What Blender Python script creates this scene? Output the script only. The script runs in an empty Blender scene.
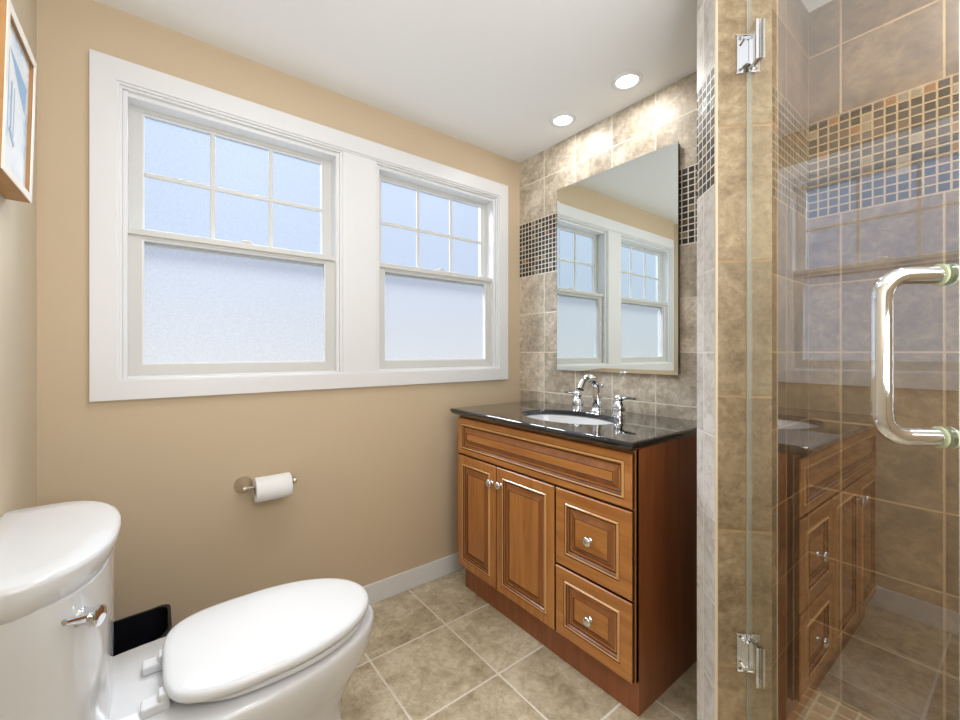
import bpy, bmesh, math, random
from mathutils import Vector, Matrix
D = bpy.data; C = bpy.context.scene
random.seed(4)
PI = math.pi

# ------------------------------------------------------------ camera, light, exposure
HC = 1.233                       # camera height
cam_d = D.cameras.new('camera'); cam = D.objects.new('camera', cam_d); C.collection.objects.link(cam)
cam.location = (0, 0, HC); cam.rotation_euler = (PI/2, 0, -math.radians(37.9))
cam_d.sensor_width = 36; cam_d.lens = 36*416/960; cam_d.shift_y = -8/960; cam_d.clip_start = 0.02
C.camera = cam
C.view_settings.view_transform = 'Standard'; C.view_settings.look = 'None'
C.view_settings.gamma = 1; C.view_settings.exposure = 0.15; C.view_settings.use_curve_mapping = False

w = D.worlds.new('sky'); C.world = w; w.use_nodes = True
nt = w.node_tree; nt.nodes.clear()
wo = nt.nodes.new('ShaderNodeOutputWorld'); bg = nt.nodes.new('ShaderNodeBackground')
tc = nt.nodes.new('ShaderNodeTexCoord'); sx = nt.nodes.new('ShaderNodeSeparateXYZ')
rp = nt.nodes.new('ShaderNodeValToRGB'); mr = nt.nodes.new('ShaderNodeMapRange')
mr.inputs['From Min'].default_value = -0.3; mr.inputs['From Max'].default_value = 0.7
nt.links.new(tc.outputs['Generated'], sx.inputs[0]); nt.links.new(sx.outputs[2], mr.inputs[0])
nt.links.new(mr.outputs[0], rp.inputs[0]); nt.links.new(rp.outputs[0], bg.inputs[0]); nt.links.new(bg.outputs[0], wo.inputs[0])
e = rp.color_ramp.elements
e[0].position = 0.0; e[0].color = (.66, .69, .72, 1)
e[1].position = 1.0; e[1].color = (.50, .60, .86, 1)
n = e.new(.30); n.color = (.76, .785, .83, 1)
n = e.new(.46); n.color = (.60, .675, .82, 1)
bg.inputs[1].default_value = 1.0

def area(name, loc, rot, sx_, sy_, power, col=(1, 1, 1), shape='RECTANGLE', spread=PI):
    l = D.lights.new(name, 'AREA'); l.shape = shape; l.size = sx_; l.size_y = sy_
    l.energy = power; l.color = col; l.spread = spread
    o = D.objects.new(name, l); o.location = loc; o.rotation_euler = rot; C.collection.objects.link(o); return o
# ceiling fixture above the toilet side, added fill and upward bounce light behind the camera, window daylight from high outside
area('ceiling_fixture_light', (.40, 1.05, 2.41), (0, 0, 0), .34, .34, 5.2, (.93, .965, 1), 'DISK')
area('fill_light', (.45, -.85, 2.05), (math.radians(62), 0, math.radians(-18)), 1.1, .7, 12.5, (.93, .965, 1))
area('bounce_light', (.25, -.60, 1.25), (math.radians(158), 0, math.radians(-22)), .8, .6, 27, (.92, .96, 1))
area('daylight', (.5, 3.6, 3.45), (math.radians(-58), 0, math.radians(8)), 2.6, 1.1, 300, (.92, .96, 1))

# ------------------------------------------------------------ materials
def lin(r, g, b):
    f = lambda c: (c/255/12.92) if c/255 <= .04045 else ((c/255+.055)/1.055)**2.4
    return (f(r), f(g), f(b), 1)

class N:
    def __init__(s, name):
        s.m = D.materials.new(name); s.m.use_nodes = True; s.t = s.m.node_tree
        s.b = s.t.nodes['Principled BSDF']; s.out = s.t.nodes['Material Output']
    def n(s, ty, **k):
        x = s.t.nodes.new(ty)
        for a, v in k.items(): setattr(x, a, v)
        return x
    def l(s, a, b): s.t.links.new(a, b)
    def val(s, sock, v):
        if hasattr(v, 'is_output') or isinstance(v, bpy.types.NodeSocket): s.l(v, sock)
        else: sock.default_value = v
    def math(s, op, a, b=None, c=None, clamp=False):
        x = s.n('ShaderNodeMath', operation=op, use_clamp=clamp); s.val(x.inputs[0], a)
        if b is not None: s.val(x.inputs[1], b)
        if c is not None: s.val(x.inputs[2], c)
        return x.outputs[0]
    def mix(s, f, a, b, bt='MIX'):
        x = s.n('ShaderNodeMix', data_type='RGBA', blend_type=bt)
        s.val(x.inputs[0], f); s.val(x.inputs[6], a); s.val(x.inputs[7], b); return x.outputs[2]
    def noise(s, vec, scale, detail=4, rough=.55, dist=0):
        x = s.n('ShaderNodeTexNoise'); x.inputs['Scale'].default_value = scale
        x.inputs['Detail'].default_value = detail; x.inputs['Roughness'].default_value = rough
        x.inputs['Distortion'].default_value = dist
        if vec is not None: s.l(vec, x.inputs['Vector'])
        return x
    def ramp(s, fac, stops, interp='LINEAR'):
        x = s.n('ShaderNodeValToRGB'); x.color_ramp.interpolation = interp; s.l(fac, x.inputs[0])
        el = x.color_ramp.elements
        while len(el) > 1: el.remove(el[-1])
        el[0].position = stops[0][0]; el[0].color = stops[0][1]
        for p, c in stops[1:]:
            q = el.new(p); q.color = c
        return x.outputs[0]
    def bump(s, h, strength=.3, dist=.01):
        x = s.n('ShaderNodeBump'); x.inputs['Strength'].default_value = strength
        x.inputs['Distance'].default_value = dist; s.l(h, x.inputs['Height']); s.l(x.outputs[0], s.b.inputs['Normal'])

def plain(name, col, rough=.5, metal=0, spec=.5, coat=0, noise=0, nscale=40, bump=0):
    k = N(name); k.b.inputs['Roughness'].default_value = rough; k.b.inputs['Metallic'].default_value = metal
    k.b.inputs['Specular IOR Level'].default_value = spec; k.b.inputs['Coat Weight'].default_value = coat
    k.b.inputs['Base Color'].default_value = col
    if noise or bump:
        tcx = k.n('ShaderNodeTexCoord'); nz = k.noise(tcx.outputs['Object'], nscale, 5)
        if noise:
            c2 = tuple(max(0, c*(1-noise)) for c in col[:3])+(1,)
            k.l(k.mix(nz.outputs[0], col, c2), k.b.inputs['Base Color'])
        if bump: k.bump(nz.outputs[0], bump, .002)
    return k.m

def tile_mat(name, ud, uoff, pu, vd, voff, pv, stops, grout, gw=.004, rough=.45, tex=5.0, var=.25, bumps=.35, mosaic=False, seed=0.):
    k = N(name)
    tcx = k.n('ShaderNodeTexCoord'); P = tcx.outputs['Object']
    def dot(d):
        x = k.n('ShaderNodeVectorMath', operation='DOT_PRODUCT'); k.l(P, x.inputs[0]); x.inputs[1].default_value = d; return x.outputs['Value']
    def cell(d, off, p):
        q = k.math('DIVIDE', k.math('SUBTRACT', dot(d), off), p)
        fl = k.math('FLOOR', q); fr = k.math('SUBTRACT', q, fl)
        dd = k.math('MULTIPLY', k.math('MINIMUM', fr, k.math('SUBTRACT', 1.0, fr)), p)
        return fl, dd
    fu, du = cell(ud, uoff, pu); fv, dv = cell(vd, voff, pv)
    dm = k.math('MINIMUM', du, dv)
    wob = k.noise(P, 60, 2); dm = k.math('ADD', dm, k.math('MULTIPLY', k.math('SUBTRACT', wob.outputs[0], .5), gw*.35))
    mk = k.n('ShaderNodeMapRange'); k.l(dm, mk.inputs[0]); mk.inputs['From Min'].default_value = gw*.40; mk.inputs['From Max'].default_value = gw*.75
    mask = mk.outputs[0]
    cb = k.n('ShaderNodeCombineXYZ'); k.l(fu, cb.inputs[0]); k.l(fv, cb.inputs[1]); cb.inputs[2].default_value = seed
    wn = k.n('ShaderNodeTexWhiteNoise', noise_dimensions='3D'); k.l(cb.outputs[0], wn.inputs['Vector'])
    if mosaic:
        base = k.ramp(wn.outputs['Value'], stops, 'CONSTANT')
        nz = k.noise(P, 90, 3); hgt = nz.outputs[0]
        base = k.mix(k.math('MULTIPLY', nz.outputs[0], .5), base, (.02, .015, .01, 1))
        rr = k.math('MULTIPLY_ADD', wn.outputs['Value'], .25, rough-.1); k.l(rr, k.b.inputs['Roughness'])
    else:
        off = k.n('ShaderNodeVectorMath', operation='MULTIPLY_ADD'); k.l(wn.outputs['Color'], off.inputs[0])
        off.inputs[1].default_value = (7, 7, 7); k.l(P, off.inputs[2])
        big = k.noise(off.outputs[0], tex*.9, 9, .66, .5)
        fine = k.noise(off.outputs[0], tex*7, 8, .75, .3)
        st = k.n('ShaderNodeMapping'); st.inputs['Scale'].default_value = (1, 1, 1.6); st.inputs['Rotation'].default_value = (.5, .4, .6)
        k.l(off.outputs[0], st.inputs[0]); vein = k.noise(st.outputs[0], tex*3.0, 9, .68, .8)
        h = k.math('ADD', k.math('ADD', k.math('MULTIPLY', big.outputs[0], .42), k.math('MULTIPLY', vein.outputs[0], .28)), k.math('MULTIPLY', fine.outputs[0], .30))
        base = k.ramp(h, stops); hgt = h
        cr = k.noise(off.outputs[0], tex*1.3, 7, .6, .9)
        cv = k.math('ABSOLUTE', k.math('SUBTRACT', cr.outputs[0], .5)); cm = k.n('ShaderNodeMapRange'); k.l(cv, cm.inputs[0])
        cm.inputs['From Min'].default_value = .0; cm.inputs['From Max'].default_value = .022; cm.inputs['To Min'].default_value = .30; cm.inputs['To Max'].default_value = 0.0
        base = k.mix(cm.outputs[0], base, stops[0][1])
        vv = k.math('MULTIPLY_ADD', wn.outputs['Value'], var, 1-var*.5)
        vc = k.n('ShaderNodeCombineColor')
        for i in range(3): k.l(vv, vc.inputs[i])
        base = k.mix(1.0, base, vc.outputs[0], 'MULTIPLY')
        k.b.inputs['Roughness'].default_value = rough
    gn = k.mix(wob.outputs[0], grout, tuple(c*.8 for c in grout[:3])+(1,))
    k.l(k.mix(mask, gn, base), k.b.inputs['Base Color'])
    hh = k.math('ADD', k.math('MULTIPLY', mask, 1.0), k.math('MULTIPLY', hgt, 1.2 if not mosaic else .3))
    k.bump(hh, bumps, .004)
    return k.m

SL = [(.36, lin(134, 120, 104)), (.44, lin(170, 157, 139)), (.51, lin(196, 184, 166)), (.58, lin(222, 212, 196)), (.65, lin(176, 160, 140))]
SL_dim = [(.38, lin(72, 53, 36)), (.45, lin(104, 80, 57)), (.51, lin(124, 98, 71)), (.58, lin(150, 124, 94)), (.64, lin(108, 84, 60))]  # same wall tile darkened, the shower's dimness is in the colour
FLR = [(.38, lin(142, 128, 102)), (.45, lin(178, 164, 136)), (.51, lin(198, 185, 158)), (.57, lin(220, 210, 186)), (.64, lin(182, 167, 140))]
GR = lin(240, 232, 214); GRd = lin(182, 152, 112)
MOS = [(0, lin(24, 20, 20)), (.22, lin(44, 34, 30)), (.42, lin(62, 52, 48)), (.56, lin(30, 28, 34)), (.72, lin(96, 70, 52)), (.82, lin(150, 132, 108)), (.93, lin(150, 98, 52)), (.96, lin(84, 80, 80))]
UY = (0, 1, 0); UX = (1, 0, 0); UZ = (0, 0, 1); r2 = math.sqrt(.5)
PT = .2365
M = {}
def wallset(key, ud, uoff, stops, grout, **kw):
    M[key+'_low'] = tile_mat(key+'_tile', ud, uoff, .2345, UZ, .05, PT, stops, grout, gw=.0052, **kw)
    M[key+'_top'] = tile_mat(key+'_top_tile', ud, uoff, .2345, UZ, 2.04, PT, stops, grout, seed=3., gw=.0052, **kw)
    M[key+'_mos'] = tile_mat(key+'_mosaic', ud, 0, .0282, UZ, 1.7055, .0279, MOS, grout, gw=.0042, rough=.38, mosaic=True, bumps=.3)
wallset('right', UY, 1.728, SL, GR)
wallset('shower', UX, 1.594, SL_dim, GRd)
wallset('shower_right', UY, .361, SL_dim, GRd)
E45 = (r2, -r2, 0); N45 = (r2, r2, 0)
M['column_front'] = tile_mat('column_front_tile', E45, -5, 40, UZ, .0, .3708, [(p, c) for p, c in [(.38, lin(112, 94, 70)), (.45, lin(144, 124, 96)), (.52, lin(164, 144, 114)), (.60, lin(186, 168, 138))]], GRd, gw=.006, tex=6)
wallset('strip', N45, -9, [(.38, lin(176, 166, 158)), (.46, lin(206, 200, 194)), (.53, lin(226, 222, 218)), (.62, lin(200, 190, 180))], lin(240, 236, 230))  # tile lightened on this face, window light painted into the colour
M['floor'] = tile_mat('floor_tile', UX, .674, .36, UY, 1.215, .366, FLR, lin(240, 234, 220), gw=.007, tex=4.2, rough=.42, bumps=.25, var=.16)
M['shower_floor'] = tile_mat('shower_floor_mosaic', UX, 0, .052, UY, 0, .052, [(.3, lin(150, 110, 66)), (.5, lin(180, 138, 90)), (.7, lin(200, 160, 112))], lin(226, 202, 160), gw=.007, tex=12, var=.4)

M['paint'] = plain('tan_paint', lin(206, 186, 157), .75, noise=.04, nscale=3, bump=.08)
M['paint_lit'] = plain('tan_paint_lit', lin(214, 200, 176), .5, noise=.03, nscale=3, bump=.05)  # same tan paint made lighter, window light put into the colour
M['ceiling'] = plain('ceiling_paint', lin(242, 242, 242), .85, bump=.05)
M['white'] = plain('white_trim_paint', lin(226, 226, 227), .35)
M['vinyl'] = plain('window_vinyl', lin(206, 205, 201), .4)
M['gasket'] = plain('dark_gasket', lin(60, 60, 60), .6)
M['porcelain'] = plain('porcelain', lin(218, 219, 221), .08, coat=.3)
M['seat_plastic'] = plain('seat_plastic', lin(218, 219, 221), .16)
M['chrome'] = plain('chrome', (.76, .78, .81, 1), .06, metal=1)
M['nickel'] = plain('brushed_nickel', (.62, .57, .50, 1), .28, metal=1)
M['dark_metal'] = plain('dark_chrome', (.25, .25, .26, 1), .12, metal=1)
M['black_plastic'] = plain('black_plastic', lin(16, 17, 22), .35)
M['paper'] = plain('tissue_paper', lin(246, 246, 246), .9, bump=.2)
M['card'] = plain('cardboard', lin(160, 128, 92), .9)
M['mirror'] = plain('mirror_silver', (.80, .85, .83, 1), .0, metal=1)
M['mirror_edge'] = plain('mirror_edge', lin(70, 80, 78), .2)
M['picture_wood'] = plain('picture_wood', lin(200, 150, 96), .5, noise=.3, nscale=20)
M['picture_face'] = plain('picture_frame_face', lin(246, 240, 232), .4)
M['lens_glow'] = D.materials.new('lamp_lens'); M['lens_glow'].use_nodes = True
_t = M['lens_glow'].node_tree; _b = _t.nodes['Principled BSDF']; _b.inputs['Emission Color'].default_value = (1, .97, .92, 1); _b.inputs['Emission Strength'].default_value = 4.0

def wood(name, c0, c1, c2, rough=.32, axis=2):
    k = N(name); tcx = k.n('ShaderNodeTexCoord'); mp = k.n('ShaderNodeMapping')
    sc = [14, 14, 14]; sc[axis] = 1.1; mp.inputs['Scale'].default_value = sc; k.l(tcx.outputs['Object'], mp.inputs[0])
    a = k.noise(mp.outputs[0], 1.6, 6, .6, .6); b = k.noise(mp.outputs[0], 9, 4, .7)
    h = k.math('ADD', k.math('MULTIPLY', a.outputs[0], .75), k.math('MULTIPLY', b.outputs[0], .25))
    k.l(k.ramp(h, [(.32, c0), (.5, c1), (.68, c2)]), k.b.inputs['Base Color'])
    k.b.inputs['Roughness'].default_value = rough; k.b.inputs['Coat Weight'].default_value = .25; k.b.inputs['Coat Roughness'].default_value = .2
    k.bump(h, .06, .002); return k.m
M['wood'] = wood('maple_front', lin(158, 98, 44), lin(184, 121, 60), lin(202, 142, 78))
M['wood_h'] = wood('maple_front_grain_across', lin(158, 98, 44), lin(184, 121, 60), lin(202, 142, 78), axis=1)
M['wood_side'] = wood('side_wood', lin(126, 70, 38), lin(146, 84, 46), lin(160, 98, 56))  # darker wood tone for the carcass and toe kick
M['wood_shade'] = wood('maple_shade_tone', lin(128, 74, 34), lin(150, 92, 46), lin(168, 108, 58))  # maple darkened, shade of door gaps and bevels put into the colour
M['glaze'] = plain('dark_glaze', lin(62, 32, 14), .4)
M['bead'] = plain('bead_highlight', lin(216, 164, 104), .25, coat=.4)  # paler wood on the beads, moulding highlight painted in

def granite():
    k = N('black_granite'); tcx = k.n('ShaderNodeTexCoord')
    v = k.n('ShaderNodeTexVoronoi'); v.inputs['Scale'].default_value = 260; k.l(tcx.outputs['Object'], v.inputs['Vector'])
    nz = k.noise(tcx.outputs['Object'], 120, 4)
    h = k.math('MULTIPLY', v.outputs['Distance'], nz.outputs[0])
    k.l(k.ramp(h, [(.0, lin(58, 62, 70)), (.12, lin(20, 21, 25)), (.5, lin(10, 10, 13))]), k.b.inputs['Base Color'])
    k.b.inputs['Roughness'].default_value = .05; k.b.inputs['Coat Weight'].default_value = .6; k.b.inputs['Coat Roughness'].default_value = .02
    k.b.inputs['Specular IOR Level'].default_value = .8
    return k.m
M['granite'] = granite()

def glass_sheet(name, tint, boost=2.0, ior=1.5):
    k = N(name); k.t.nodes.remove(k.b)
    tr = k.n('ShaderNodeBsdfTransparent'); tr.inputs[0].default_value = tint
    gl = k.n('ShaderNodeBsdfGlossy'); gl.inputs['Roughness'].default_value = 0.0
    fr = k.n('ShaderNodeFresnel'); fr.inputs[0].default_value = ior
    gm = k.n('ShaderNodeNewGeometry')
    f = k.math('MULTIPLY', k.math('MULTIPLY_ADD', fr.outputs[0], boost, .16 if boost > 2 else 0.0), k.math('SUBTRACT', 1.0, gm.outputs['Backfacing']), clamp=True)
    mx = k.n('ShaderNodeMixShader'); k.l(f, mx.inputs[0]); k.l(tr.outputs[0], mx.inputs[1]); k.l(gl.outputs[0], mx.inputs[2])
    k.l(mx.outputs[0], k.out.inputs[0]); return k.m
M['door_glass'] = glass_sheet('clear_door_glass', (.95, .965, .955, 1), 2.4)
M['glass_edge'] = plain('glass_edge', lin(206, 210, 200), .3); M['glass_edge'].node_tree.nodes['Principled BSDF'].inputs['Alpha'].default_value = .45

def frosted(name, tint, tl):
    k = N(name); k.t.nodes.remove(k.b); tcx = k.n('ShaderNodeTexCoord')
    nz = k.noise(tcx.outputs['Object'], 160, 3, .8)
    col = k.mix(nz.outputs[0], tint, tuple(min(1, c*1.0+.0) * .80 for c in tint[:3])+(1,))
    tr = k.n('ShaderNodeBsdfTransparent'); k.l(col, tr.inputs[0])
    tn = k.n('ShaderNodeBsdfTranslucent'); tn.inputs[0].default_value = (.9, .92, .95, 1)
    mx = k.n('ShaderNodeMixShader'); mx.inputs[0].default_value = tl
    k.l(tr.outputs[0], mx.inputs[1]); k.l(tn.outputs[0], mx.inputs[2])
    g = k.n('ShaderNodeBsdfGlossy'); g.inputs['Roughness'].default_value = .4
    m2 = k.n('ShaderNodeMixShader'); m2.inputs[0].default_value = .015; k.l(mx.outputs[0], m2.inputs[1]); k.l(g.outputs[0], m2.inputs[2])
    k.l(m2.outputs[0], k.out.inputs[0]); return k.m
M['pane_up'] = frosted('frosted_pane', (.93, .965, 1, 1), .04)
M['pane_low'] = frosted('heavily_frosted_pane', (.95, .955, .96, 1), .05)

# ------------------------------------------------------------ geometry helpers
def bx(bm, x0, x1, y0, y1, z0, z1, bev=0, mi=0):
    g = bmesh.ops.create_cube(bm, size=1)
    vs = g['verts']
    for v in vs: v.co = Vector(((x0+x1)/2+v.co.x*(x1-x0), (y0+y1)/2+v.co.y*(y1-y0), (z0+z1)/2+v.co.z*(z1-z0)))
    fs = set(f for v in vs for f in v.link_faces)
    for f in fs: f.material_index = mi
    if bev:
        es = set(e for v in vs for e in v.link_edges)
        r = bmesh.ops.bevel(bm, geom=list(es), offset=bev, segments=2, affect='EDGES', profile=.5)
        for f in r['faces']: f.material_index = mi
def prism(bm, pts, z0, z1, mi=0, mis=None):
    a = [bm.verts.new((x, y, z0)) for x, y in pts]; b = [bm.verts.new((x, y, z1)) for x, y in pts]
    n_ = len(pts)
    bm.faces.new(a[::-1]).material_index = mi; bm.faces.new(b).material_index = mi
    for i in range(n_):
        bm.faces.new((a[i], a[(i+1) % n_], b[(i+1) % n_], b[i])).material_index = (mis[i] if mis else mi)
def loft(bm, rings, cap0=True, cap1=True, mi=0, closed=True):
    R_ = [[bm.verts.new(p) for p in r] for r in rings]
    m_ = len(R_[0])
    for i in range(len(R_)-1):
        for j in range(m_ if closed else m_-1):
            k = (j+1) % m_
            bm.faces.new((R_[i][j], R_[i][k], R_[i+1][k], R_[i+1][j])).material_index = mi
    if cap0: bm.faces.new(R_[0][::-1]).material_index = mi
    if cap1: bm.faces.new(R_[-1]).material_index = mi
    return R_
def lathe(bm, prof, org=(0, 0, 0), axis=(0, 0, 1), seg=32, mi=0, cap0=True, cap1=True, sx=1, sy=1):
    q = Vector((0, 0, 1)).rotation_difference(Vector(axis)); o = Vector(org)
    rings = []
    for r, z in prof:
        r = max(r, 1e-5)
        rings.append([o+q@Vector((r*sx*math.cos(2*PI*j/seg), r*sy*math.sin(2*PI*j/seg), z)) for j in range(seg)])
    loft(bm, rings, cap0, cap1, mi)
def tube(bm, pts, rad, seg=20, mi=0):
    pts = [Vector(p) for p in pts]; rings = []
    rads = rad if isinstance(rad, (list, tuple)) else [rad]*len(pts)
    t0 = (pts[1]-pts[0]).normalized(); up = Vector((0, 0, 1)) if abs(t0.z) < .9 else Vector((1, 0, 0))
    nrm = t0.cross(up).normalized()
    for i, p in enumerate(pts):
        t = (pts[min(i+1, len(pts)-1)]-pts[max(i-1, 0)]).normalized()
        nrm = (nrm-t*nrm.dot(t)).normalized(); b = t.cross(nrm)
        rings.append([p+nrm*rads[i]*math.cos(2*PI*j/seg)+b*rads[i]*math.sin(2*PI*j/seg) for j in range(seg)])
    loft(bm, rings, mi=mi)
def obj(name, bm, mats, parent=None, smooth=False, angle=None, sub=0):
    me = D.meshes.new(name); bmesh.ops.recalc_face_normals(bm, faces=bm.faces); bm.to_mesh(me); bm.free()
    o = D.objects.new(name, me); C.collection.objects.link(o)
    if not isinstance(mats, (list, tuple)): mats = [mats]
    for m_ in mats: me.materials.append(m_)
    if smooth:
        for p in me.polygons: p.use_smooth = True
        if angle: me.set_sharp_from_angle(angle=math.radians(angle))
    if parent:
        o.parent = parent
        if not parent.parent: pl_ = parent.location
        else: pl_ = parent.location+parent.parent.location
        o.location = -pl_ if not parent.get('_mesh') else (0, 0, 0)
    if sub:
        s = o.modifiers.new('sub', 'SUBSURF'); s.levels = sub; s.render_levels = sub
    o['_mesh'] = 1
    return o
def thing(name, label, cat, loc, group=None):
    o = D.objects.new(name, None); C.collection.objects.link(o); o.location = loc; o.empty_display_size = .05
    o['label'] = label; o['category'] = cat
    if group: o['group'] = group
    return o
def tag(o, label, cat, group=None):
    o['label'] = label; o['category'] = cat
    if group: o['group'] = group
    return o
def struct(o): o['kind'] = 'structure'; return o
def nb(): return bmesh.new()

# ------------------------------------------------------------ the room
XL, XR, YB, YF, ZC = -.304, 1.832, 1.94, -1.45, 2.44
bm = nb(); bx(bm, XL-.1, XR+.1, YF-.1, YB+.18, -.08, 0); struct(obj('floor', bm, M['floor']))
bm = nb()
DX, DY = 1.0, .30
# ceiling with round holes for the two cans is closed by the fixtures themselves
bx(bm, XL-.1, XR+.1, YF-.1, YB+.18, ZC, ZC+.08); struct(obj('ceiling', bm, M['ceiling']))
OX0, OX1, OZ0, OZ1 = -.106, 1.643, 1.125, 2.178
bm = nb(); y0, y1 = YB, YB+.112
bx(bm, XL-.1, OX0, y0, y1, 0, ZC); bx(bm, OX1, XR+.1, y0, y1, 0, ZC); bx(bm, OX0, OX1, y0, y1, 0, OZ0); bx(bm, OX0, OX1, y0, y1, OZ1, ZC)
struct(obj('wall_back', bm, M['paint']))
bm = nb(); bx(bm, XL-.1, XL, YF, YB, 0, ZC); struct(obj('wall_left', bm, M['paint_lit']))
bm = nb(); bx(bm, XL-.1, XR+.1, YF-.1, YF, 0, ZC); struct(obj('wall_front', bm, M['paint']))
# tiled right wall: vanity part (grey taupe) and shower part (same tile, dimness painted in)
bm = nb(); zs = [0, 1.7055, 2.04, ZC]
for i in range(3): bx(bm, XR, XR+.1, .53, YB, zs[i], zs[i+1], mi=i)
for i in range(3): bx(bm, XR, XR+.1, YF, .53, zs[i], zs[i+1], mi=3+i)
bmesh.ops.remove_doubles(bm, verts=bm.verts, dist=1e-5)
struct(obj('wall_right', bm, [M['right_low'], M['right_mos'], M['right_top'], M['shower_right_low'], M['shower_right_mos'], M['shower_right_top']]))
# divider between vanity and shower, ending in a post turned 45 degrees
poly = [(1.224, .503), (1.322, .405), (1.366, .449), (1.832, .449), (1.832, .607), (1.328, .607)]
bm = nb()
for i in range(3):
    prism(bm, poly, zs[i], zs[i+1], mi=0, mis=[0, 1+i, 1+i, 1+i, 1+i, 4+i])
# edge 1 (return) and 3 (hidden end) reuse shower tile; edge 4 faces the vanity
bmesh.ops.remove_doubles(bm, verts=bm.verts, dist=1e-5)
struct(obj('wall_divider', bm, [M['column_front'], M['shower_low'], M['shower_mos'], M['shower_top'], M['strip_low'], M['strip_mos'], M['strip_top']]))
bm = nb()   # bullnose edge
tube(bm, [(1.2285, .507, 0), (1.2285, .507, ZC)], .0062, 12); struct(obj('trim_2', bm, plain('bullnose_trim', lin(222, 208, 184), .4), smooth=True, angle=40))
# shower pan, curb under the glass line
bm = nb(); prism(bm, [(1.39, .449), (1.832, .449), (1.832, YF), (1.0, YF), (1.0, -.28), (1.7, -.26)][:2]+[(1.832, -.08)], 0.001, .045)
struct(obj('shower_floor', bm, M['shower_floor']))
bm = nb(); prism(bm, [(1.322, .405), (1.39, .449), (1.832, .007), (1.832, -.105)], 0.001, .11)
struct(obj('shower_curb', bm, M['column_front']))
# baseboards
def board(name, x0, x1, ya, yb):
    bm = nb(); bx(bm, x0, x1, ya, yb, 0, .098, .003); return struct(obj(name, bm, M['white']))
board('baseboard_back', XL+.012, XR-.001, YB-.012, YB)
board('baseboard_left', XL, XL+.012, YF, YB)

# window casing with mitred corners, mullion board, stool shadow line
def ring(bm, X0, X1, Z0, Z1, x0, x1, z0, z1, ya, yb):
    for a_, b_, c_, d_ in (((X0, Z0), (X1, Z0), (x1, z0), (x0, z0)), ((X1, Z0), (X1, Z1), (x1, z1), (x1, z0)),
                           ((X1, Z1), (X0, Z1), (x0, z1), (x1, z1)), ((X0, Z1), (X0, Z0), (x0, z0), (x0, z1))):
        lo = [bm.verts.new((p[0], ya, p[1])) for p in (a_, b_, c_, d_)]; hi = [bm.verts.new((p[0], yb, p[1])) for p in (a_, b_, c_, d_)]
        bm.faces.new(lo); bm.faces.new(hi[::-1])
        for i in range(4): bm.faces.new((lo[i], lo[(i+1) % 4], hi[(i+1) % 4], hi[i]))
bm = nb()
ring(bm, -.178, 1.715, 1.065, 2.258, -.110, 1.647, 1.131, 2.182, YB-.020, YB)
ring(bm, -.110, 1.647, 1.131, 2.182, -.102, 1.639, 1.137, 2.174, YB-.014, YB+.10)
ring(bm, -.102, 1.639, 1.137, 2.174, -.094, 1.631, 1.139, 2.166, YB-.004, YB+.10)
bx(bm, .690, .858, YB-.010, YB+.10, 1.136, 2.176, .002)
bx(bm, .678, .692, YB-.002, YB+.10, 1.136, 2.176, .002); bx(bm, .856, .866, YB-.002, YB+.10, 1.136, 2.176, .002)
struct(obj('trim_1', bm, M['white']))

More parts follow.
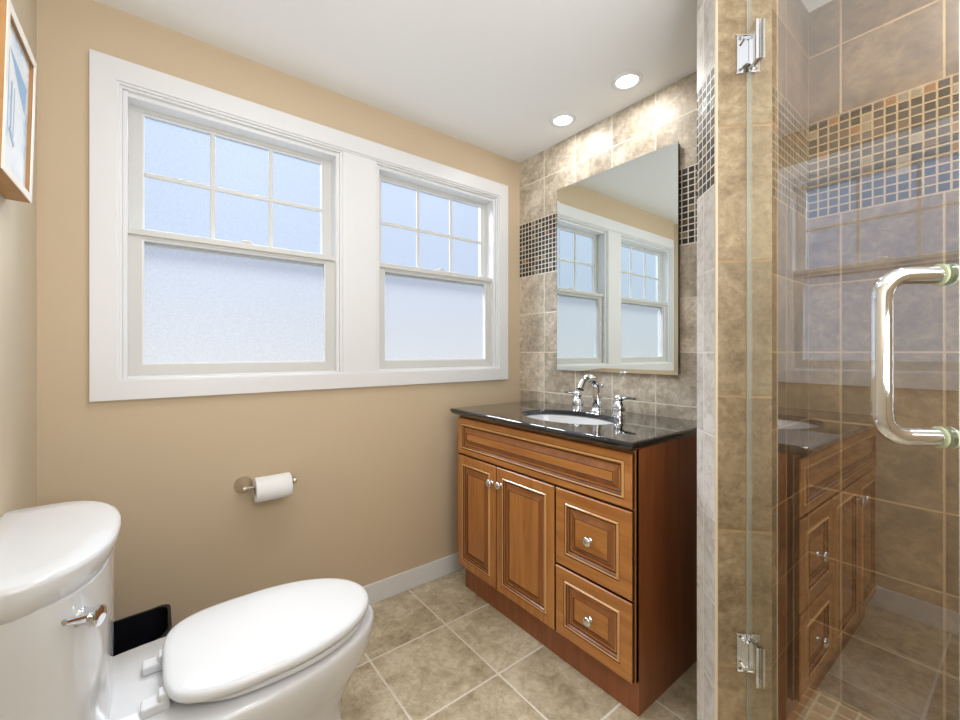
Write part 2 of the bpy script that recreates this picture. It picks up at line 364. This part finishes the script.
def window(name, xc, xa, xb):
    """xa..xb the clear opening; glass centred on xc"""
    root = D.objects.new(name, None); C.collection.objects.link(root); root.location = (xc, YB+.05, 1.137); struct(root)
    hw = .327
    # frame: jamb liners, head, sloped sill
    bm = nb()
    bx(bm, xa, xa+.014, YB+.006, YB+.11, 1.137, 2.166, .002); bx(bm, xb-.014, xb, YB+.006, YB+.11, 1.137, 2.166, .002)
    bx(bm, xa, xb, YB+.012, YB+.11, 2.150, 2.168, .002); bx(bm, xa, xb, YB+.012, YB+.11, 1.132, 1.146, .002)
    obj('window_frame', bm, M['white'], root)
    # upper sash, set back
    ya, yb = YB+.075, YB+.105; x0, x1, z0, z1 = xa+.010, xb-.010, 1.640, 2.160
    g0, g1, h0, h1 = xc-hw, xc+hw, 1.682, 2.128
    bm = nb(); ring(bm, x0, x1, z0, z1, g0-.006, g1+.006, h0-.006, h1+.006, ya, yb)
    up = obj('upper_sash', bm, M['vinyl'], root)
    bm = nb(); ring(bm, g0-.006, g1+.006, h0-.006, h1+.006, g0, g1, h0, h1, ya+.006, yb-.004); obj('glazing_bead', bm, M['white'], up)
    bm = nb(); bx(bm, g0, g1, ya+.016, ya+.020, h0, h1); obj('glass_pane', bm, M['pane_up'], up)
    for k in (1, 2):
        x = g0+(g1-g0)*k/3; bm = nb(); bx(bm, x-.0085, x+.0085, ya+.004, ya+.0155, h0, h1, .003); obj('muntin', bm, M['vinyl'], up)
    bm = nb(); z = 1.905; bx(bm, g0, g1, ya+.0035, ya+.015, z-.0085, z+.0085, .003); obj('muntin', bm, M['vinyl'], up)
    # lower sash, nearer
    ya, yb = YB+.030, YB+.060; x0, x1, z0, z1 = xa+.008, xb-.008, 1.146, 1.682
    g0, g1, h0, h1 = xc-hw, xc+hw, 1.192, 1.645
    bm = nb(); ring(bm, x0, x1, z0, z1, g0-.006, g1+.006, h0-.006, h1+.006, ya, yb)
    bx(bm, x0-.003, x1+.003, ya-.012, ya+.004, 1.660, 1.684, .003)
    lo = obj('lower_sash', bm, M['vinyl'], root)
    bm = nb(); ring(bm, g0-.006, g1+.006, h0-.006, h1+.006, g0, g1, h0, h1, ya+.006, yb-.004); obj('glazing_bead', bm, M['white'], lo)
    bm = nb(); bx(bm, g0, g1, ya+.014, ya+.018, h0, h1); obj('glass_pane', bm, M['pane_low'], lo)
    bm = nb(); bx(bm, xc-.030, xc+.030, ya-.004, ya+.02, 1.684, 1.690, .002); lathe(bm, [(.010, 0), (.010, .006), (.006, .008)], (xc, ya+.008, 1.690), seg=16)
    bx(bm, xc-.002, xc+.024, ya-.004, ya+.006, 1.690, 1.697, .002)
    obj('sash_lock', bm, M['vinyl'], lo)
window('window_1', .292, -.094, .678)
window('window_2', 1.250, .866, 1.631)

# ------------------------------------------------------------ recessed lights
def downlight(x, y, lab):
    t = thing('recessed_light', lab, 'ceiling light', (x, y, ZC-.001), 'recessed ceiling lights by the tiled wall')
    bm = nb(); lathe(bm, [(.047, -.001), (.050, -.006), (.060, -.007), (.066, -.004), (.067, 0.0)], (x, y, ZC), seg=40, cap0=False, cap1=False)
    obj('trim_ring', bm, M['white'], t, smooth=True)
    bm = nb(); lathe(bm, [(.049, -.0012), (.03, -.003), (.0001, -.004)], (x, y, ZC), seg=32); obj('lens', bm, M['lens_glow'], t, smooth=True)
    l = D.lights.new('recessed_lamp', 'AREA'); l.shape = 'DISK'; l.size = .09; l.energy = 1.4; l.color = (1, .98, .95)
    o = D.objects.new('recessed_lamp', l); o.location = (x, y, ZC-.012); C.collection.objects.link(o)
downlight(1.67, 1.443, 'lit round recessed ceiling light farther from the camera, nearer the window wall')
downlight(1.655, 1.06, 'lit round recessed ceiling light nearer the shower column')
l = D.lights.new('shower_lamp', 'AREA'); l.shape = 'DISK'; l.size = .12; l.energy = 4.5; l.color = (1, .96, .90)
o = D.objects.new('shower_lamp', l); o.location = (1.50, .05, ZC-.02); C.collection.objects.link(o)

# ------------------------------------------------------------ vanity
VX, VY0, VY1, CT = 1.268, .778, 1.800, .938
van = thing('vanity_cabinet', 'brown maple vanity cabinet with two doors and two drawers against tiled wall', 'cabinet', (1.55, 1.32, 0))
bm = nb()
for a_ in ((VX, XR-.002, VY0, VY0+.018, .119, .9055), (VX, XR-.002, VY1-.018, VY1, .119, .9055), (VX+.018, XR-.002, VY0+.018, VY1-.018, .119, .137), (XR-.010, XR-.002, VY0+.018, VY1-.018, .137, .9055)): bx(bm, *a_, .0015)
body = obj('carcass', bm, M['wood_side'], van)
bm = nb(); bx(bm, VX-.001, VX+.018, VY0+.0, VY1, .119, .9055, .002); obj('face_frame', bm, M['wood_shade'], van)
bm = nb(); bx(bm, VX+.018, XR-.002, VY0+.001, VY1-.025, .001, .121); obj('toe_kick', bm, M['wood_side'], van)
def front(name, y0, y1, z0, z1, stile, parent, grain='wood'):
    """raised panel front facing -X: nested rectangular rings (inset, height out of face, material)"""
    prof = [(0, -.018, 1), (0, -.004, 0), (.004, 0, 0), (stile-.017, 0, 1), (stile-.0145, -.002, 2), (stile-.010, .004, 2), (stile-.006, .002, 1), (stile-.003, -.001, 3),
            (stile+.001, -.008, 1), (stile+.0045, -.010, 0), (stile+.011, -.010, 3), (stile+.030, -.0015, 1), (stile+.033, -.003, 0)]
    bm = nb(); xf = VX-.0185
    rings = [[(xf-h+.0, y0+i, z0+i), (xf-h, y1-i, z0+i), (xf-h, y1-i, z1-i), (xf-h, y0+i, z1-i)] for i, h, m_ in prof]
    rv = [[bm.verts.new(p) for p in r] for r in rings]
    for a in range(len(rv)-1):
        for j in range(4):
            f = bm.faces.new((rv[a][j], rv[a][(j+1) % 4], rv[a+1][(j+1) % 4], rv[a+1][j])); f.material_index = prof[a][2]
    bm.faces.new(rv[-1]); bm.faces.new(rv[0][::-1])
    return obj(name, bm, [M[grain], M['glaze'], M['bead'], M['wood_shade']], parent)
def knob(parent, y, z):
    bm = nb(); lathe(bm, [(.010, 0), (.009, .003), (.0055, .006), (.0060, .012), (.015, .015), (.0180, .020), (.0170, .025), (.011, .029), (.0001, .030)],
                     (VX-.0175, y, z), (-1, 0, 0), 24)
    obj('knob', bm, M['chrome'], parent, smooth=True, angle=50)
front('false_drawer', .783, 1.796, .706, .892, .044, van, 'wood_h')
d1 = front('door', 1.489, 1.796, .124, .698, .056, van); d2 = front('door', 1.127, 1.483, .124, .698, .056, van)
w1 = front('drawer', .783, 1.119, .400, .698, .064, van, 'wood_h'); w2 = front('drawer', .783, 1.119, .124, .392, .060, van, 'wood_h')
knob(d1, 1.514, .617); knob(d2, 1.450, .622); knob(w1, .951, .545); knob(w2, .951, .256)

# countertop with oval cut-out and ogee edge
def ellipse(cx, cy, a, b, n_, z): return [(cx+a*math.cos(2*PI*i/n_), cy+b*math.sin(2*PI*i/n_), z) for i in range(n_)]
CX0, CX1, CY0, CY1 = 1.216, XR-.001, .757, 1.818
BX, BY, BA, BB = 1.490, 1.260, .168, .243
def rect_ring(off, z, n_=64):
    pts = []
    x0, x1, ya, yb = CX0-off, CX1, CY0-off, CY1+off
    for i in range(n_):
        a = 2*PI*i/n_; dx, dy = math.cos(a), math.sin(a)
        tx = ((x1-BX)/dx if dx > 1e-9 else (x0-BX)/dx if dx < -1e-9 else 1e9)
        ty = ((yb-BY)/dy if dy > 1e-9 else (ya-BY)/dy if dy < -1e-9 else 1e9)
        tt = min(tx, ty); pts.append([BX+dx*tt, BY+dy*tt, z])
    for cxx, cyy in ((x0, ya), (x0, yb), (x1, ya), (x1, yb)):
        k = min(range(n_), key=lambda i: (pts[i][0]-cxx)**2+(pts[i][1]-cyy)**2); pts[k] = [cxx, cyy, z]
    return [tuple(p) for p in pts]
bm = nb()
rg = [ellipse(BX, BY, BA, BB, 64, CT-.020), ellipse(BX, BY, BA, BB, 64, CT-.003), ellipse(BX, BY, BA+.003, BB+.003, 64, CT),
      rect_ring(-.010, CT)]
for i in range(1, 9):
    a = PI/2*i/8; rg.append(rect_ring(-.010+.010*math.sin(a), CT-.010+.010*math.cos(a)))
rg += [rect_ring(0, CT-.013), rect_ring(-.004, CT-.0155)]
for i in range(1, 9):
    a = PI/2*i/8; rg.append(rect_ring(-.004-.012*(1-math.cos(a)), CT-.0155-.012*math.sin(a)))
rg += [rect_ring(-.017, CT-.031), rect_ring(-.07, CT-.031), rect_ring(-.07, CT-.020)]
R_ = loft(bm, rg, False, False)
for j in range(64): bm.faces.new((R_[-1][j], R_[-1][(j+1) % 64], R_[0][(j+1) % 64], R_[0][j]))
ct = obj('countertop', bm, M['granite'])
tag(ct, 'polished black granite countertop with oval sink cut-out on the vanity', 'countertop')
bm = nb()   # undermount bowl
prof = [(1.06, 0), (1.04, -.004), (1.0, -.006), (.97, -.03), (.88, -.075), (.7, -.11), (.4, -.128), (.1, -.133)]
rings = [ellipse(BX, BY, BA*1.0*r+.004, BB*r+.004, 48, CT-.0205+z) for r, z in prof]
rings += [ellipse(BX, BY, BA*1.0*r+.012, BB*r+.012, 48, CT-.0245+z) for r, z in [(.1, -.140), (.4, -.136), (.7, -.12), (.9, -.08), (1.0, -.035), (1.04, -.008)]]
R_ = loft(bm, rings, False, False)
for j in range(48): bm.faces.new((R_[-1][j], R_[-1][(j+1) % 48], R_[0][(j+1) % 48], R_[0][j]))
sk = thing('sink_basin', 'white oval undermount sink basin set in the black countertop', 'sink', (BX, BY, CT-.17))
obj('basin', bm, M['porcelain'], sk, smooth=True, angle=60)
bm = nb(); lathe(bm, [(.010, 0), (.020, .002), (.024, 0), (.024, -.004)], (BX, BY, CT-.149), seg=24); obj('drain', bm, M['chrome'], sk, smooth=True)

# faucet
FX, FY = 1.728, 1.270
fa = thing('faucet', 'chrome widespread faucet with arched spout and two lever handles behind the basin', 'faucet', (FX, FY, CT))
bm = nb(); lathe(bm, [(.035, 0), (.035, .005), (.030, .010), (.026, .02)], (FX, FY, CT), seg=28)
pts = []; rad = []
for i in range(8): pts.append((FX+.004-.010*i/7, FY, CT+.012+.100*i/7)); rad.append(.029-.007*i/7)
for i in range(1, 17):
    a = PI*.84*i/16; pts.append((FX-.006-.060*(1-math.cos(a)), FY, CT+.112+.056*math.sin(a))); rad.append(.021-.004*i/16)
q = Vector(pts[-1]); dq = (q-Vector(pts[-2])).normalized()
pts.append(tuple(q+dq*.012)); rad.append(.018); pts.append(tuple(q+dq*.026)); rad.append(.018)
tube(bm, pts, rad, 24); obj('spout', bm, M['chrome'], fa, smooth=True, angle=60)
bm = nb(); tube(bm, [(FX+.036, FY, CT), (FX+.036, FY, CT+.120)], .003, 10); lathe(bm, [(.003, 0), (.007, .004), (.007, .012), (.003, .016)], (FX+.036, FY, CT+.118), seg=14)
obj('lift_rod', bm, M['chrome'], fa, smooth=True, angle=50)
for s in (1, -1):
    y = FY+s*.122
    bm = nb(); lathe(bm, [(.032, 0), (.032, .004), (.027, .009), (.029, .022), (.031, .034), (.029, .046), (.021, .056), (.017, .064), (.023, .070), (.023, .084), (.016, .090), (.0001, .092)], (FX, y, CT), seg=28)
    hd = obj('handle', bm, M['chrome'], fa, smooth=True, angle=60)
    bm = nb(); rr = []
    for i in range(9):
        t_ = i/8; yy = y+s*(.008+.075*t_); wd = .010+.006*math.sin(PI*min(1, t_*1.1)); th = .0080-.004*t_; zc = CT+.077+.004*math.sin(t_*2)
        rr.append([(FX+wd*math.cos(a), yy, zc+th*math.sin(a)) for a in [2*PI*j/12 for j in range(12)]])
    loft(bm, rr); obj('lever', bm, M['dark_metal'], hd, smooth=True)

# mirror
mi_ = thing('wall_mirror', 'tall rectangular mirror with no frame hanging on the tiled wall above the sink', 'mirror', (XR-.002, 1.258, 1.131))
xm = 1.810; my0, my1, mz0, mz1 = .908, 1.608, 1.131, 2.160
bm = nb()
rings = [[(x, my0+i, mz0+i), (x, my1-i, mz0+i), (x, my1-i, mz1-i), (x, my0+i, mz1-i)] for x, i in ((xm+.006, 0), (xm+.0005, 0), (xm, .019))]
rv = [[bm.verts.new(p) for p in r] for r in rings]
for a in range(2):
    for j in range(4): bm.faces.new((rv[a][j], rv[a][(j+1) % 4], rv[a+1][(j+1) % 4], rv[a+1][j])).material_index = 1 if a == 0 else 0
bm.faces.new(rv[-1]); bm.faces.new(rv[0][::-1])
obj('mirror_glass', bm, [M['mirror'], M['mirror_edge']], mi_)
bm = nb(); bx(bm, xm+.0065, XR-.001, my0+.004, my1-.004, mz0+.004, mz1-.004); obj('backing', bm, M['gasket'], mi_)

# ------------------------------------------------------------ toilet, axis along +X at Y = TY
TY = 1.300
def dshape(x0, x1, hw, z, n_=48, ex=2.3, nose=.55, yc=TY, bk=.03):
    """outline: straight back at x0, rounded nose at x1"""
    pts = []; L = x1-x0; xs = x1-L*nose
    for i in range(n_//2+1):                     # nose from -y to +y
        a = -PI/2+PI*i/(n_//2); c, s = math.cos(a), math.sin(a)
        pts.append((xs+L*nose*abs(c)**(2/ex), yc+hw*math.copysign(abs(s)**(2/ex), s), z))
    xb = x0+bk
    for i in range(n_//4+1):
        a = PI/2+PI/2*i/(n_//4); pts.append((xb+bk*math.cos(a), yc+hw*.999-bk*(1-math.sin(a))-(0), z))
    for i in range(n_//4+1):
        a = PI+PI/2*i/(n_//4); pts.append((xb+bk*math.cos(a), yc-hw*.999+bk*(1+math.sin(a)), z))
    return pts
def egg(x0, x1, hw, z, n_=64, back=.8, xw=.42, p=2.0, yc=TY):
    """egg outline with widest point at fraction xw; back squarer"""
    pts = []; L = x1-x0; xc = x0+L*xw
    for i in range(n_):
        a = 2*PI*i/n_; c, s = math.cos(a), math.sin(a)
        if c >= 0: x = xc+(x1-xc)*c; y = hw*math.copysign(abs(s)**.96, s)
        else:
            e_ = 2/(2+3*back); x = xc-(xc-x0)*abs(c)**e_; y = hw*math.copysign(abs(s)**(e_*.9 if back > .5 else e_), s)
        pts.append((x, yc+y, z))
    return pts
toi = thing('toilet', 'white two-piece elongated toilet with closed lid beside the left wall', 'toilet', (.1, TY, 0))
# bowl: base up to rim
bm = nb()
sec = [(-.22, .470, .150, 0, .5), (-.22, .470, .150, .02, .5), (-.22, .462, .140, .05, .5), (-.22, .455, .136, .12, .5), (-.23, .458, .150, .19, .5), (-.25, .505, .178, .27, .48), (-.265, .542, .200, .33, .53),
       (-.27, .551, .212, .37, .53), (-.27, .555, .216, .392, .53), (-.27, .555, .216, .404, .53), (-.268, .553, .214, .413, .53), (-.262, .545, .206, .418, .53)]
loft(bm, [egg(a, b, c_, z*.987, xw=f, back=.36) for a, b, c_, z, f in sec]); obj('bowl', bm, M['porcelain'], toi, smooth=True, angle=50)
# tank
bm = nb()
tk = [(-.290, -.082, .228, .400), (-.290, -.082, .228, .44), (-.293, -.081, .232, .58), (-.296, -.080, .236, .775)]
loft(bm, [dshape(a, b, c_, z, ex=2.6, nose=.50, bk=.02) for a, b, c_, z in tk]); tank = obj('tank', bm, M['porcelain'], toi, smooth=True, angle=50)
bm = nb()
ld = [(-.294, -.092, .232, .762), (-.298, -.080, .246, .775), (-.300, -.070, .256, .800), (-.300, -.066, .262, .822), (-.299, -.069, .259, .830), (-.294, -.079, .250, .834), (-.25, -.12, .20, .8345)]
loft(bm, [dshape(a, b, c_, z, ex=2.3, nose=.62, bk=.018) for a, b, c_, z in ld]); obj('tank_lid', bm, M['porcelain'], toi, smooth=True, angle=50)
# flush lever on the tank front
lx, ly, lz = -.112, 1.112, .722
bm = nb(); ax = Vector((.86, -.5, 0)).normalized(); p0 = Vector((lx-.012, ly, lz))
lathe(bm, [(.019, 0), (.019, .010), (.016, .014), (.014, .028), (.019, .034), (.019, .044), (.014, .047)], p0, ax, 24)
lv = []
for i in range(8):
    t_ = i/7; c0 = p0+ax*.036+Vector((-.62, -.78, .42)).normalized()*(-.01+.075*t_); hh = .010-.004*t_; th = .005
    up_ = Vector((0, 0, 1)); lv.append([tuple(c0+ax*th*math.cos(2*PI*j/12)+up_*hh*math.sin(2*PI*j/12)) for j in range(12)])
loft(bm, lv); obj('flush_lever', bm, M['chrome'], toi, smooth=True, angle=50)
# seat ring and lid
bm = nb()
ss = [(.050, .520, .184, .4225), (.045, .525, .189, .426), (.045, .526, .190, .434), (.050, .522, .186, .438)]
loft(bm, [egg(a, b, c_, z, xw=.46, back=.42) for a, b, c_, z in ss]); obj('seat', bm, M['seat_plastic'], toi, smooth=True, angle=40)
bm = nb()
ss = [(.020, .530, .192, .4435), (.014, .536, .197, .447), (.012, .538, .199, .455), (.014, .536, .197, .462), (.020, .530, .191, .4665), (.034, .516, .178, .4690), (.08, .47, .135, .4700), (.18, .37, .06, .4705), (.25, .29, .01, .4706)]
loft(bm, [egg(a, b, c_, z, xw=.45, back=.52) for a, b, c_, z in ss]); obj('seat_lid', bm, M['seat_plastic'], toi, smooth=True, angle=60)
for s in (1, -1):
    bm = nb(); y = TY+s*.078-.01
    bx(bm, -.028, .026, y-.020, y+.020, .4125, .434, .004); bx(bm, .004, .026, y-.017, y+.017, .428, .450, .004)
    obj('hinge', bm, M['seat_plastic'], toi)

# ------------------------------------------------------------ wastebasket
def rrect(x0, x1, y0, y1, r, z, n_=8, zf=None):
    pts = []
    for cx_, cy_, a0 in ((x1-r, y1-r, 0), (x0+r, y1-r, PI/2), (x0+r, y0+r, PI), (x1-r, y0+r, 1.5*PI)):
        for i in range(n_+1):
            a = a0+PI/2*i/n_; x, y = cx_+r*math.cos(a), cy_+r*math.sin(a); pts.append((x, y, zf(x, y) if zf else z))
    return pts
rim = lambda x, y: .300+.026*max(0, min(1, (x+.11)/.16))**2
bm = nb(); rings = [rrect(-.250, .006, 1.70, 1.865, .04, .002), rrect(-.266, .036, 1.675, 1.895, .05, 0, zf=rim), rrect(-.271, .041, 1.670, 1.900, .052, 0, zf=lambda x, y: rim(x, y)-.002),
                    rrect(-.271, .041, 1.670, 1.900, .052, 0, zf=lambda x, y: rim(x, y)+.003), rrect(-.262, .032, 1.679, 1.891, .048, 0, zf=lambda x, y: rim(x, y)+.003), rrect(-.245, .0, 1.705, 1.86, .036, .008)]
loft(bm, rings); tag(obj('wastebasket', bm, M['black_plastic'], smooth=True, angle=40), 'black plastic wastebasket in the corner behind the toilet', 'wastebasket')

# ------------------------------------------------------------ paper holder and roll
hol = thing('toilet_paper_holder', 'brushed nickel single-post toilet paper holder on the tan wall', 'paper holder', (.275, YB, .695))
hx, hz, ry = .282, .690, 1.872
bm = nb(); lathe(bm, [(.034, 0), (.034, .005), (.031, .010), (.024, .022), (.017, .038), (.0125, .052), (.012, .060), (.0105, .066)], (hx, YB, hz), (0, -1, 0), 32); obj('wall_mount', bm, M['nickel'], hol, smooth=True, angle=50)
bm = nb(); lathe(bm, [(.008, -.014), (.011, -.010), (.0095, 0), (.007, .01), (.007, .168), (.0125, .173), (.0135, .180), (.0125, .187), (.006, .191)], (hx, ry, hz), (1, 0, 0), 24); obj('arm', bm, M['nickel'], hol, smooth=True, angle=50)
bm = nb(); rz = hz-.0122; seg = 40
lathe(bm, [(.0205, 0), (.0475, 0), (.0490, .002), (.0490, .130), (.0475, .132), (.0205, .132), (.0205, 0)], (.312, ry, rz), (1, 0, 0), seg, cap0=False, cap1=False)
roll = thing('toilet_paper_roll', 'white toilet paper roll on the nickel holder', 'toilet paper', (.39, ry, rz))
obj('paper', bm, M['paper'], roll, smooth=True, angle=40)
bm = nb(); lathe(bm, [(.0196, .001), (.0205, .001), (.0205, .131), (.0196, .131), (.0196, .001)], (.312, ry, rz), (1, 0, 0), seg, cap0=False, cap1=False); obj('cardboard_core', bm, M['card'], roll, smooth=True, angle=40)

# ------------------------------------------------------------ framed picture on left wall
pic = thing('framed_picture', 'small framed sketch in pale blue with light wooden frame on the left wall', 'picture', (XL, 1.455, 1.625)); pic.rotation_euler = (0, .024, 0)
def pbox(bm, xa, xb, ya, yb, za, zb, mi=0):
    bx(bm, xa, xb, ya, yb, za, zb, mi=mi)
py0, py1, pz0, pz1 = 1.322, 1.588, 1.625, 1.995; xf = -.258; fw = .022
bm = nb()
def fring(bm, x0, x1, a, mi):     # ring around Y/Z rectangle
    for (ya, yb, za, zb) in ((py0, py0+a, pz0, pz1), (py1-a, py1, pz0, pz1), (py0+a, py1-a, pz0, pz0+a), (py0+a, py1-a, pz1-a, pz1)): bx(bm, x0, x1, ya, yb, za, zb, mi=mi)
fring(bm, XL+.001, xf-.002, .012, 0); obj('frame', bm, M['picture_wood'], pic)
bm = nb(); fring(bm, xf-.002, xf, .019, 0); fo = obj('frame_face', bm, M['picture_face'], pic)
bm = nb(); bx(bm, XL+.003, xf-.011, py0+.013, py1-.013, pz0+.013, pz1-.013)
k = N('sketch_paper'); tcx = k.n('ShaderNodeTexCoord'); nz = k.noise(tcx.outputs['Object'], 9, 3, .5, .3)
k.l(k.ramp(nz.outputs[0], [(.40, lin(238, 240, 242)), (.55, lin(226, 233, 240)), (.62, lin(196, 213, 232)), (.70, lin(232, 236, 240))]), k.b.inputs['Base Color']); k.b.inputs['Roughness'].default_value = .8
pap = obj('sketch', bm, k.m, pic)
blue = plain('blue_wash', lin(158, 188, 220), .8); pale = plain('pale_blue_line', lin(178, 192, 214), .8)
bm = nb(); xa = xf-.0105
def poly3(pts): bm.faces.new([bm.verts.new((xa, y, z)) for y, z in pts]) 
poly3([(1.40, 1.93), (1.555, 1.905), (1.545, 1.835), (1.50, 1.86)]); poly3([(1.36, 1.90), (1.395, 1.92), (1.40, 1.74), (1.385, 1.70)])
ar = obj('painted_shape', bm, blue, pic); s_ = ar.modifiers.new('t', 'SOLIDIFY'); s_.thickness = .0006
bm = nb(); poly3([(1.42, 1.86), (1.428, 1.86), (1.428, 1.75), (1.42, 1.75)]); poly3([(1.445, 1.855), (1.452, 1.855), (1.452, 1.74), (1.445, 1.74)]); poly3([(1.41, 1.745), (1.45, 1.715), (1.46, 1.725), (1.42, 1.757)])
ar = obj('painted_lines', bm, pale, pic); s_ = ar.modifiers.new('t', 'SOLIDIFY'); s_.thickness = .0006

# ------------------------------------------------------------ glass shower door, swung open towards the camera
A = math.radians(44.3); hp = Vector((1.279, .446, 0)); dv = Vector((-math.cos(A), -math.sin(A), 0)); nv = Vector((-math.sin(A), math.cos(A), 0))  # nv points to the vanity side
dr = thing('shower_door', 'clear frameless glass shower door swung open from the tiled column', 'shower door', (hp.x, hp.y, 0))
def slab(bm, s0, s1, t0, t1, z0, z1, bev=0, mi=0, edge=None):
    g = bmesh.ops.create_cube(bm, size=1); vs = g['verts']
    for v in vs:
        s = s0+(s1-s0)*(v.co.x+.5); t_ = t0+(t1-t0)*(v.co.y+.5); z = z0+(z1-z0)*(v.co.z+.5)
        v.co = hp+dv*s+nv*t_+Vector((0, 0, z))
    for f in set(f for v in vs for f in v.link_faces):
        f.material_index = mi
        if edge is not None:
            f.normal_update()
            if abs(f.normal.dot(nv)) < .5: f.material_index = edge
    if bev: bmesh.ops.bevel(bm, geom=list(set(e_ for v in vs for e_ in v.link_edges)), offset=bev, segments=2, affect='EDGES')
S0, S1 = .004, .577
bm = nb(); slab(bm, S0, S1, -.0045, .0045, .13, 2.30, edge=1); obj('glass_panel', bm, [M['door_glass'], M['glass_edge']], dr)
bm = nb(); slab(bm, -.006, S0, -.007, .007, .13, 2.30, edge=0); obj('edge_seal', bm, M['glass_edge'], dr)
# handle, back to back D pulls
hs, z0h, z1h, R0 = .551-.0, 1.233-84.6*.598/416, 1.233+76.5*.598/416, .032
for s in (1, -1):
    bm = nb(); off = .079; pts = []
    def hp_(t_, z): return hp+dv*hs+nv*s*t_+Vector((0, 0, z))
    pts.append(hp_(.005, z0h)); pts.append(hp_(.02, z0h))
    for i in range(9):
        a = PI/2*i/8; pts.append(hp_(off-R0+R0*math.sin(a), z0h+R0-R0*math.cos(a)))
    for i in range(9):
        a = PI/2*i/8; pts.append(hp_(off-R0+R0*math.cos(a), z1h-R0+R0*math.sin(a)))
    pts.append(hp_(.02, z1h)); pts.append(hp_(.005, z1h))
    tube(bm, pts, .0125, 24); hd = obj('handle', bm, M['chrome'], dr, smooth=True, angle=60)
    for z in (z0h, z1h):
        bm = nb(); lathe(bm, [(.0155, .0047), (.0155, .0080), (.0128, .0088)], hp_(0, z), tuple(nv*s), 24); obj('washer', bm, plain('clear_washer', lin(176, 184, 150), .15), hd, smooth=True, angle=40)
# hinges: wall plate on the column face and clamp on the glass
cf = Vector((r2, -r2, 0)); cn = Vector((-r2, -r2, 0)); cp = Vector((1.273, .454, 0))
def cbox(bm, u0, u1, t0, t1, z0, z1, bev=.001):
    g = bmesh.ops.create_cube(bm, size=1); vs = g['verts']
    for v in vs: v.co = cp+cf*(u0+(u1-u0)*(v.co.x+.5))+cn*(t0+(t1-t0)*(v.co.y+.5))+Vector((0, 0, z0+(z1-z0)*(v.co.z+.5)))
    bmesh.ops.bevel(bm, geom=list(set(e_ for v in vs for e_ in v.link_edges)), offset=bev, segments=2, affect='EDGES')
for zc in (2.046, .413):
    h = None
    bm = nb(); cbox(bm, -.023, .023, .0005, .006, zc-.052, zc+.052, .002); h = obj('hinge', bm, M['chrome'], dr, smooth=True, angle=30)
    bm = nb(); cbox(bm, -.008, .012, .005, .016, zc-.034, zc+.034, .003); obj('hinge_pivot', bm, M['chrome'], h, smooth=True, angle=30)
    for s in (1, -1):
        bm = nb(); P_ = [(.010, zc-.045), (.055, zc-.045), (.055, zc+.045), (.010, zc+.045)]
        t0, t1 = (.0047, .011) if s == 1 else (-.0047, -.011)
        P_ = [(.008, zc-.030), (.022, zc-.052), (.062, zc-.052), (.062, zc+.052), (.022, zc+.052), (.008, zc+.030)]
        lo = [bm.verts.new(hp+dv*a+nv*t0+Vector((0, 0, z))) for a, z in P_]; hi = [bm.verts.new(hp+dv*a+nv*t1+Vector((0, 0, z))) for a, z in P_]
        bm.faces.new(lo); bm.faces.new(hi[::-1])
        for i in range(6): bm.faces.new((lo[i], lo[(i+1) % 6], hi[(i+1) % 6], hi[i]))
        bmesh.ops.bevel(bm, geom=list(bm.edges), offset=.0012, segments=2, affect='EDGES')
        obj('clamp_plate', bm, M['chrome'], h)
    bm = nb()
    for u_, dz in ((-.015, .043), (.016, .043), (-.015, -.043), (.016, -.043)):
        lathe(bm, [(.0001, .0), (.004, .0), (.004, .0015), (.002, .0022), (.0001, .0018)], cp+cf*u_+cn*.0055+Vector((0, 0, zc+dz)), tuple(cn), 12)
    obj('screws', bm, M['dark_metal'], h)

for o in D.objects:
    if '_mesh' in o: del o['_mesh']
